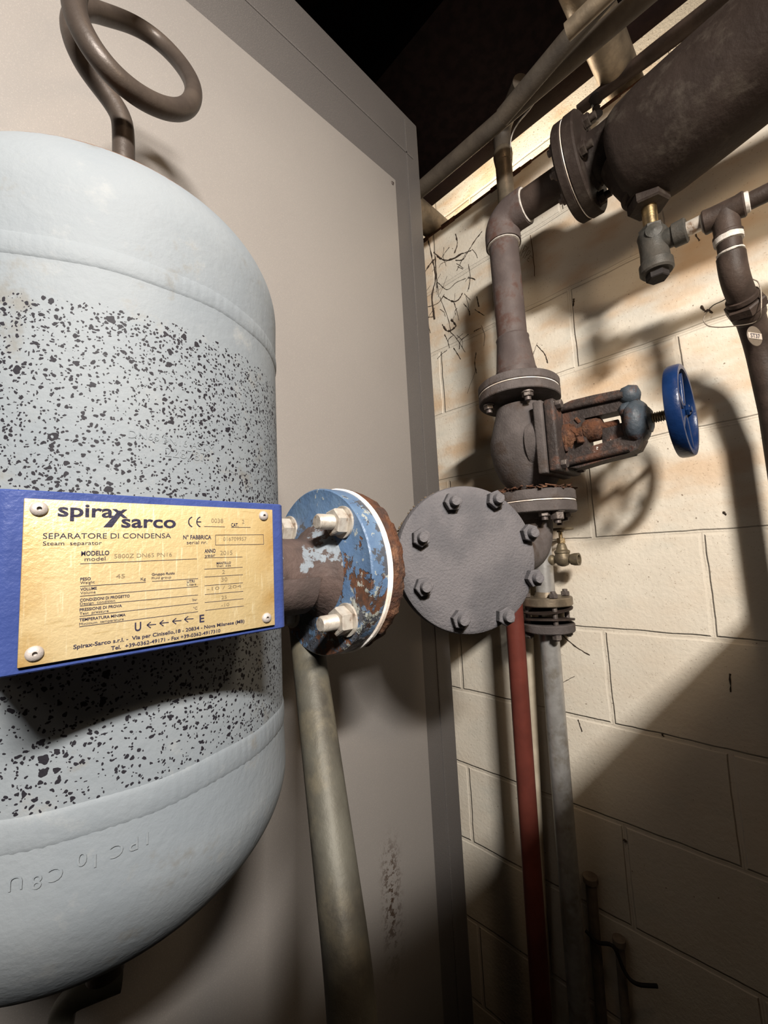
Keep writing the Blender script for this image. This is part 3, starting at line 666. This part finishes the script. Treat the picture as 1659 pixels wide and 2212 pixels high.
# ------------------------------------------------------------------ big overhead vessel and its drain
vs = thing('overhead_vessel', 'large dark brown cast vessel slung along the top of the block wall', 'vessel', (REX, -.1, 2.09))
q_ = MB().lathe((REX, .2288, rz), NEG, ring(0, 0, .086, .03, .0016, .0003), 72); q_.build('gasket', M['gasket'], vs)
q_ = MB().lathe((REX, .2268, rz), NEG, [(.03, 0), (.086, 0), (.088, .002), (.088, .018), (.085, .021), (.052, .022), (.046, .028)], 72, closed=False); q_.build('flange', M['vessel'], vs)
VZ = 2.197
q_ = MB(); q_.lathe((REX, .205, rz), NEG, [(.046, 0), (.044, .012), (.044, .024), (.046, .045), (.058, .075)], 56, closed=False)
V0 = onp(1362, 352, 0, REX); vd = Vector((-.25, -.97, .0)).normalized()
q_.lathe(V0, vd, [(.050, -.006), (.074, -.002), (.083, .006), (.0865, .018), (.088, .05), (.084, .12), (.078, .20), (.074, .40), (.074, .62), (.06, .66), (0, .68)], 80)
q_.lathe((REX-.004, .128, 2.128), (0, 0, -1), [(.062, -.02), (.052, .005), (.043, .025), (.038, .036), (.0375, .046), (.035, .048)], 44)
q_.build('body', M['vessel'], vs)
for a in (20, 110, 200, 290): 
    t = math.radians(a); bolt(vs, (REX+math.cos(t)*.066, .2045, rz+math.sin(t)*.066), NEG, .012, .010, .0065, .010, 'vessel')
q_ = MB(); q_.cyl((REX, .128, 2.081), (0, 0, -1), .031, .006, 40); q_.hexa((REX, .128, 2.076), (0, 0, -1), .031, .018, .35); q_.build('hex_plug', M['vessel'], vs)
dt = thing('drain_tee', 'black iron drain tee with a brass nipple hanging under the vessel', 'pipe fitting', (REX, .128, 1.935))
q_ = MB(); q_.cyl((REX, .128, 2.060), (0, 0, -1), .0112, .042, 28); q_.build('nipple', M['brassn'], dt)
q_ = MB(); q_.hexa((REX, .128, 2.022), (0, 0, -1), .019, .012, .1); q_.lathe((REX, .128, 2.012), (0, 0, -1), [(.021, 0), (.0225, .004), (.0215, .010), (.0205, .03), (.0215, .050), (.0245, .054), (.0245, .068), (.022, .071)], 36)
q_.lathe((REX, .128, 1.990), NEG, [(.015, .01), (.0155, .026), (.0185, .028), (.019, .044), (.017, .046)], 30); q_.lathe((REX, .128, 2.004), (-1, -.3, 0), [(.012, .008), (.012, .021), (.0, .024)], 20)
q_.build('body', M['blackfit'], dt)
q_ = MB(); q_.hexa((REX, .128, 1.943), (0, 0, -1), .0165, .013, .4); q_.build('plug', M['black'], dt)
q_ = MB(); q_.cyl((REX, .083, 1.990), NEG, .0112, .024, 28); q_.build('steel_nipple', M['steel'], dt)

# ------------------------------------------------------------------ condensate branch at the right edge
TX, TY, TZ = REX, .036, 1.985
br_ = thing('branch_pipe', 'dark iron branch pipe with tee, elbow and union running down the right edge', 'pipe', (.905, .018, 0))
q_ = MB(); q_.lathe((TX, .062, 1.987), NEG, [(.0165, 0), (.018, .002), (.017, .012), (.0165, .04), (.018, .048), (.0165, .050)], 32); q_.lathe((TX, TY, TZ), (.05, 0, -1), [(.017, 0), (.0165, .030), (.0185, .032), (.0185, .036)], 32); q_.build('tee', M['pipe_dark'], br_)
q_ = MB(); q_.tube([(TX, .012, 1.987), (TX+.004, -.4, 1.989)], .0122, 28); q_.build('horizontal_pipe', M['pipe_dark'], br_)
for o_c, d_c, p_c in (((TX, .0645, 1.987), NEG, [(.0115, 0), (.014, .001), (.014, .005), (.0115, .006)]), ((TX, .013, 1.987), NEG, [(.0125, 0), (.0145, .001), (.014, .005), (.0125, .006)]),
                      ((TX+.002, TY, TZ-.035), (.05, 0, -1), [(.016, 0), (.0185, .001), (.018, .009), (.0155, .010)]), ((TX+.004, TY, TZ-.058), (.1, 0, -1), [(.0155, 0), (.0172, .001), (.017, .003), (.0155, .004)])):
    q_ = MB().lathe(o_c, d_c, p_c, 28, jit=.0006); q_.build('tape_collar', M['tape'], br_)
e0 = Vector((TX+.001, TY, TZ-.03)); e1 = Vector((TX+.006, TY, TZ-.10)); e2 = Vector((.845, .028, 1.845))
q_ = MB(); q_.tube([e0, e0*.6+e1*.4], .0150, 28); q_.tube(bend(e0*.5+e1*.5, e1, e1*.45+e2*.55, .022), .0178, 32); q_.build('elbow', M['pipe_dark'], br_)
ud = (e2-e1).normalized(); un = e1+(e2-e1)*.56
q_ = MB(); q_.lathe(un-ud*.004, ud, [(.015, -.002), (.0205, 0), (.021, .006), (.018, .010)], 28); q_.hexa(un+ud*.006, ud, .0265, .016, .2); q_.lathe(un+ud*.022, ud, [(.022, 0), (.021, .012), (.016, .022), (.0155, .034)], 28); q_.build('union', M['pipe_dark'], br_)
dn = Vector((.905, .018, 1.76)); q_ = MB(); q_.tube(bend(un+ud*.04, un*.35+dn*.65+Vector((.008, 0, .01)), Vector((.905, .018, 1.70)), .03)+[Vector((.905, .018, 0.0))], .0185, 32); q_.build('pipe', M['pipe_dark'], br_)

# wire loop and tag
XT = .835
lp = thing('tag_wire', 'thin bent wire loop hooked round the branch pipe union', 'wire', tuple(onp(1560, 707, 0, XT)))
pl_ = [(1582, 622), (1574, 636), (1564, 648), (1540, 660), (1526, 676), (1520, 692), (1530, 704), (1555, 707), (1590, 704), (1622, 699), (1638, 690), (1644, 672), (1644, 630), (1638, 610), (1626, 603)]
q_ = MB(); q_.tube(spline([onp(a, b, 0, XT-.02 if i > 10 else XT-.004*(i > 6)) for i, (a, b) in enumerate(pl_)], 6), .0008, 8); q_.build('wire', M['tag'], lp)
tc = onp(1630, 726, 0, XT-.006); tn = Vector((-.48, -.88, 0)).normalized(); ta = Vector((.88, -.48, 0)).normalized()
M['paper2'] = simple('label_paper', (.42, .37, .32), (.38, .33, .28), .6)
tt = thing('valve_tag', 'small round metal tag with a white ST37 label hanging on the wire', 'tag', tuple(tc-Vector((0, 0, .017))))
q_ = MB(); q_.lathe(tc, tn, [(.0155, -.0004), (.0158, 0), (.0155, .0004)], 48); q_.build('disc', M['tag'], tt)
q_ = MB(); q_.box(tc+tn*.0007, (.0285, .0095, .0004), (ta, Vector((0, 0, 1)), tn)); lab = q_.build('label', M['paper2'], tt)
V_, F_ = text_mesh('ST37', True); xs = [p[0] for p in V_]; kx = .020/(max(xs)-min(xs)); q_ = MB()
q_.add([tc+tn*.00095+ta*((p[0]-min(xs))*kx-.010)+Vector((0, 0, p[1]*.0095-.0033)) for p in V_], F_); q_.build('lettering', M['ink'], lab, smooth=False)

# ------------------------------------------------------------------ pipes and fittings close to the wall
rd = thing('red_pipe', 'red-brown painted vertical pipe standing under the strainer cover', 'pipe', (.87, .487, 0))
q_ = MB(); q_.tube([(.87, .499, 0), (.87, .480, 1.40)], .0197, 36); q_.build('pipe', M['red'], rd)
gp = thing('galvanised_pipe', 'shiny galvanised vertical pipe with a flanged joint near the block wall', 'pipe', (.93, .438, 0))
q_ = MB(); q_.tube([(.93, .444, 0), (.93, .432, 1.33)], .0212, 36); q_.tube([(.93, .432, 1.38), (.93, .43, 1.56)], .0205, 32); q_.build('pipe', M['galv'], gp)
q_ = MB(); q_.lathe((.93, .432, 1.315), (0, 0, 1), [(.02, -.006), (.026, 0), (.054, 0), (.0555, .002), (.0555, .016), (.054, .018), (.02, .018)], 60, closed=False); q_.build('lower_flange', M['cast'], gp)
q_ = MB(); q_.lathe((.93, .432, 1.372), (0, 0, 1), [(.02, 0), (.054, 0), (.0555, .002), (.0555, .016), (.054, .018), (.026, .018), (.02, .03)], 60, closed=False); q_.build('upper_flange', M['galvw'], gp)
q_ = MB(); q_.lathe((.93, .432, 1.336), (.10, .05, 1), [(.02, 0), (.056, .002), (.0565, .006), (.03, .008)], 60); q_.lathe((.93, .432, 1.360), (-.08, .05, 1), [(.02, 0), (.054, .0), (.055, .003), (.03, .005)], 60); q_.build('orifice_plate', M['pipe_dark'], gp)
for a in (225, 315, 45, 135):
    t = math.radians(a); px_, py_ = .93+.044*math.cos(t), .432+.044*math.sin(t)
    s = MB(); s.cyl((px_, py_, 1.300), (0, 0, 1), .0055, .105, 16); s.hexa((px_, py_, 1.303), (0, 0, 1), .0098, .011, .3); s.hexa((px_, py_, 1.391), (0, 0, 1), .0098, .009, .5); s.build('bolt', M['steel_dark'], gp)
tp = thing('brass_tap', 'small dull brass tap on a stub near the block wall', 'tap', (.93, .385, 1.46))
TPX, TPY, TPZ = .93, .386, 1.475
q_ = MB(); q_.lathe((TPX, TPY, TPZ-.018), (0, 0, 1), [(.004, 0), (.011, .003), (.0165, .010), (.0175, .019), (.015, .028), (.0165, .030), (.0165, .034), (.012, .037), (.009, .048), (.006, .052)], 28)
q_.lathe((TPX, TPY+.034, TPZ-.003), NEG, [(.011, 0), (.0125, .002), (.0115, .012), (.008, .016), (.008, .05), (.0115, .052), (.0135, .060), (.0135, .069), (.009, .069), (.009, .062)], 26); q_.build('body', M['brassd'], tp)
q_ = MB(); q_.hexa((TPX, TPY, TPZ+.033), (0, 0, 1), .009, .012, .2); q_.cyl((TPX, TPY, TPZ+.04), (0, 0, 1), .004, .022, 14); q_.build('gland_nut', M['brassn'], tp)
q_ = MB(); v = []; f = []; N = 40; K = 8
for i in range(N):
    t = 2*math.pi*i/N; rr0 = .0235+.002*math.cos(5*t)
    for k in range(K):
        a = 2*math.pi*k/K; v.append((TPX+(rr0+.003*math.cos(a))*math.cos(t), TPY+(rr0+.003*math.cos(a))*math.sin(t), TPZ+.064+.0028*math.sin(a)))
for i in range(N):
    for k in range(K): j = (i+1) % N; l = (k+1) % K; f.append((i*K+k, j*K+k, j*K+l, i*K+l))
q_.add(v, f); q_.box((TPX, TPY, TPZ+.063), (.046, .006, .003), bev=.0008); q_.box((TPX, TPY, TPZ+.063), (.006, .046, .003), bev=.0008); q_.cyl((TPX, TPY, TPZ+.058), (0, 0, 1), .007, .009, 18); q_.build('handle', M['brassd'], tp)
q_ = MB(); q_.tube([(TPX, TPY+.034, TPZ-.003), (TPX, TPY+.075, TPZ-.003)], .0085, 22); q_.build('nipple', M['steel'], tp)
cdt = thing('cream_conduit', 'cream painted conduit running down the wall between the red and galvanised pipes', 'conduit', (.978, .53, 0))
q_ = MB(); q_.tube([(.978, .560, 0), (.978, .512, 1.22), (.978, .500, 1.62)], .0135, 24); q_.build('tube', M['conduit'], cdt)
q_ = MB(); q_.tube([(.93, .448, 1.62), (.93, .442, 2.50)], .0205, 30); q_.lathe((.93, .442, 2.50), (0, 0, 1), [(.0215, -.02), (.024, 0), (.0235, .012), (.02, .018)], 28)
tg = thing('thin_riser', 'thin brownish galvanised pipe rising behind the dark riser to the overhead pipe', 'pipe', (.93, .448, 1.62)); q_.build('pipe', M['galvw'], tg)
q_ = MB(); q_.tube(bend((.93, .442, 2.50), (.93, .442, 2.575), (.85, .345, 2.555), .045), .0205, 26); q_.build('bend', M['ovh'], tg)
for k, (px, py, L, r) in enumerate(((1276, 1905, .6, .011), (1338, 2040, .5, .009))):
    p = onp(px, py, 0, .984); q_ = MB(); q_.tube([(.984, p.y, p.z), (.984, p.y+.012, 0)], r, 20); q_.cyl((.984, p.y, p.z), (0, 0, 1), r*1.4, .012, 20)
    tag(q_.build('wall_conduit', M['dimcon']), ['pale conduit in the shade at the foot of the wall, nearer the galvanised pipe', 'pale conduit in the shade at the foot of the wall, farther from the galvanised pipe'][k], 'conduit')
# sagging cord between the conduits
q_ = MB(); q_.tube(spline([onp(1265, 2010, 0, .968), onp(1290, 2035, 0, .966), onp(1325, 2045, 0, .966), onp(1350, 2100, 0, .966), onp(1375, 2125, 0, .966), onp(1420, 2130, 0, .97)], 8), .0035, 12); tag(q_.build('black_cord', M['black']), 'black cord draped across the pale conduits low on the wall', 'cord')

# ------------------------------------------------------------------ overhead: beam, pipes, ducts
bm_ = thing('steel_beam', 'dark red-brown steel beam running above the block wall', 'beam', (.96, -.3, 2.606))
q_ = MB(); q_.box((.977, .0, 2.606), (.054, 3.6, .008), bev=.001); q_.box((.954, .0, 2.626), (.008, 3.6, .044), bev=.001); q_.build('joist', M['beam'], bm_)
p1 = onp(1020, 310, 0, .80); p2 = onp(1340, 50, 0, .80)
q_ = MB(); q_.tube([(.812, 1.9, 2.462), (.812, .6, 2.463), (.812, -1.2, 2.464)], .0185, 28); tag(q_.build('overhead_pipe', M['ovh']), 'dusty overhead pipe running straight along under the beam', 'pipe')
a, b = onp(1108, 226, 0, .765), onp(1300, 0, 0, .735); q_ = MB(); q_.tube([a+(a-b)*.15, a, b, b+(b-a)*1.2], .0175, 28); tag(q_.build('overhead_pipe', M['ovh']), 'dusty overhead pipe climbing away from the straight one', 'pipe')
a, b = onp(1225, 70, 0, .655), onp(1340, -40, 0, .655); q_ = MB(); q_.tube([a, b, b+(b-a)*1.0], .013, 24); tag(q_.build('overhead_pipe', M['galvw']), 'short pale overhead pipe above the crossing of the other two', 'pipe')
q_ = MB(); q_.tube([(.55, .186, 2.548), (1.25, .186, 2.548)], .0385, 44); tag(q_.build('cross_duct', M['galvw']), 'thick brownish round duct lying across the top of the block wall above the vessel', 'duct')
q_ = MB(); q_.tube([(.79, .735, 2.545), (1.3, .735, 2.545)], .0385, 40); tag(q_.build('cross_duct', M['galvw']), 'round duct end crossing the wall top beside the cabinet corner', 'duct')
q_ = MB(); q_.tube([(.975, .27, 2.516), (.975, .12, 2.517), (.975, -.6, 2.516)], [.012, .016, .020], 20); tag(q_.build('wall_top_pipe', M['pipe_dark']), 'dark pipe lying along the top edge of the block wall', 'pipe')
q_ = MB(); q_.tube(spline([onp(1103, 345, 0, .93), onp(1104, 300, 0, .92), onp(1118, 268, 0, .90), onp(1145, 235, 0, .86), onp(1165, 205, 0, .83)], 8), .0016, 8); tag(q_.build('white_cable', M['tape']), 'thin white cable looping from the thin riser up to the overhead pipe', 'cable')
q_ = MB(); p = onp(1287, 228, 0, .975); q_.lathe(p, (0, 0, 1), [(.006, -.03), (.012, -.024), (.006, -.018), (.009, -.008), (.004, 0), (.010, .006), (.016, .012), (.014, .022), (.005, .028)], 16, jit=.001)
tag(q_.build('vent_cock', M['black']), 'small dark vent cock silhouetted on the wall top beside the duct', 'valve')
# brick ledge along the wall top
q_ = MB(); yy = 1.3; k = 0
while yy > -.9:
    L = random.uniform(.03, .07); h = random.uniform(.002, .010); q_.box((WX+.004, yy-L/2, 2.502), (.012, L, h*1.6), bev=.001); yy -= L
q_.build('trim_1', M['rust']); bpy.data.objects['trim_1']['kind'] = 'structure'

# sooty cobwebs and pencil marks on the block wall
def strand(mb, pts, r, wob=4):
    pp = [onp(a+random.uniform(-1, 1), b+random.uniform(-1, 1), 0, WX-.0012) for a, b in pts]; sp_ = spline(pp, 6)
    sp_ = [p+Vector((0, random.uniform(-1, 1)*.0006*wob/4, random.uniform(-1, 1)*.0006*wob/4)) for p in sp_]
    rs = [max(.0004, 1.1*r*random.uniform(.2, 1.35)) for _ in sp_]; mb.tube(sp_, rs, 6)
webs = [([(925, 520), (935, 560), (940, 600), (934, 640), (938, 690)], .0020), ([(917, 590), (930, 570), (940, 558)], .0022), ([(938, 545), (955, 560), (975, 560), (1000, 545)], .0020), ([(940, 555), (944, 600), (948, 640)], .0009), ([(1042, 500), (1025, 520), (1010, 545), (1000, 560), (985, 562)], .0012), ([(985, 505), (988, 525), (983, 545)], .0016),
        ([(920, 665), (945, 655), (960, 635)], .0010), ([(958, 640), (975, 650), (990, 648), (1000, 632)], .0014), ([(955, 700), (968, 715), (985, 705), (975, 690)], .0022), ([(968, 712), (985, 730), (1005, 760)], .0006), ([(1030, 640), (1035, 662)], .0014), ([(1012, 570), (1016, 600), (1012, 625)], .0007),
        ([(1028, 760), (1025, 785), (1030, 805)], .0010), ([(1160, 745), (1178, 765), (1183, 785)], .0009), ([(1150, 770), (1160, 740)], .0006), ([(1205, 1365), (1240, 1395), (1275, 1415)], .0010), ([(1208, 1368), (1212, 1372)], .0022), ([(1250, 1555), (1258, 1580)], .0010), ([(1175, 1487), (1215, 1475), (1240, 1460)], .0006),
        ([(950, 640), (968, 690), (975, 720)], .0006), ([(945, 610), (965, 625), (985, 610), (1005, 600)], .0006), ([(930, 720), (925, 690), (940, 665)], .0007), ([(1010, 850), (1028, 800)], .0004)]
for k, (p, r) in enumerate(webs):
    pass
wb = MB(); wl = MB()
for _ in range(34):
    x0, y0 = random.uniform(925, 1042), random.uniform(510, 760); dx, dy = random.uniform(-22, 22), random.uniform(5, 45)
    webs.append(([(x0, y0), (x0+dx*.6+random.uniform(-5, 5), y0+dy*.5), (min(x0+dx, 1045), y0+dy)], random.choice((.00035, .0004, .0009))))
for p, r in webs: strand(wb if p[0][1] < 900 else wl, p, r)
o = wb.build('cobweb', M['web']); tag(o, 'sooty cobweb strands spread over the upper block wall beside the cabinet edge', 'cobweb'); o['kind'] = 'stuff'
o = wl.build('cobweb', M['web']); tag(o, 'thin cobweb threads on the block wall beside the galvanised pipe', 'cobweb'); o['kind'] = 'stuff'
pm = MB()
def mk(pts, r=.00045): pm.tube([onp(1110+a*.05425, 500+b*.05425, 0, WX-.0004) for a, b in pts], r, 6)
mk([(350, 520), (270, 790), (190, 970)]); mk([(430, 570), (340, 830), (280, 990)]); mk([(430, 570), (500, 600), (540, 660), (440, 760), (350, 830)]); mk([(610, 600), (480, 800), (360, 1060)])
mk([(600, 750), (520, 900), (430, 1070)]); mk([(600, 750), (660, 800), (600, 900), (500, 960)]); mk([(740, 1050), (670, 950), (520, 1130), (580, 1200), (610, 1180)]); mk([(560, 1070), (620, 1080)])
mk([(660, 140), (690, 400), (740, 650), (765, 900), (770, 1100), (820, 1400), (820, 1780)], .0008)
tag(pm.build('pencil_writing', M['pencil']), 'pencilled word and vertical stroke on the block wall right of the riser', 'writing')
# stray marks on the wall
sm = MB()
for pts, r in (([(1240, 645), (1238, 662)], .0022), ([(1502, 505), (1510, 520)], .001), ([(1515, 660), (1523, 672), (1530, 668), (1540, 676)], .0016), ([(1577, 1455), (1578, 1495)], .0012), ([(1564, 1105), (1568, 1112)], .002), ([(1430, 1585), (1433, 1590)], .002), ([(1345, 1812), (1352, 1818)], .0022)):
    strand(sm, pts, r)
o = sm.build('wall_scuff', M['web']); tag(o, 'scattered small dark scuffs and splashes on the block wall', 'marks'); o['kind'] = 'stuff'
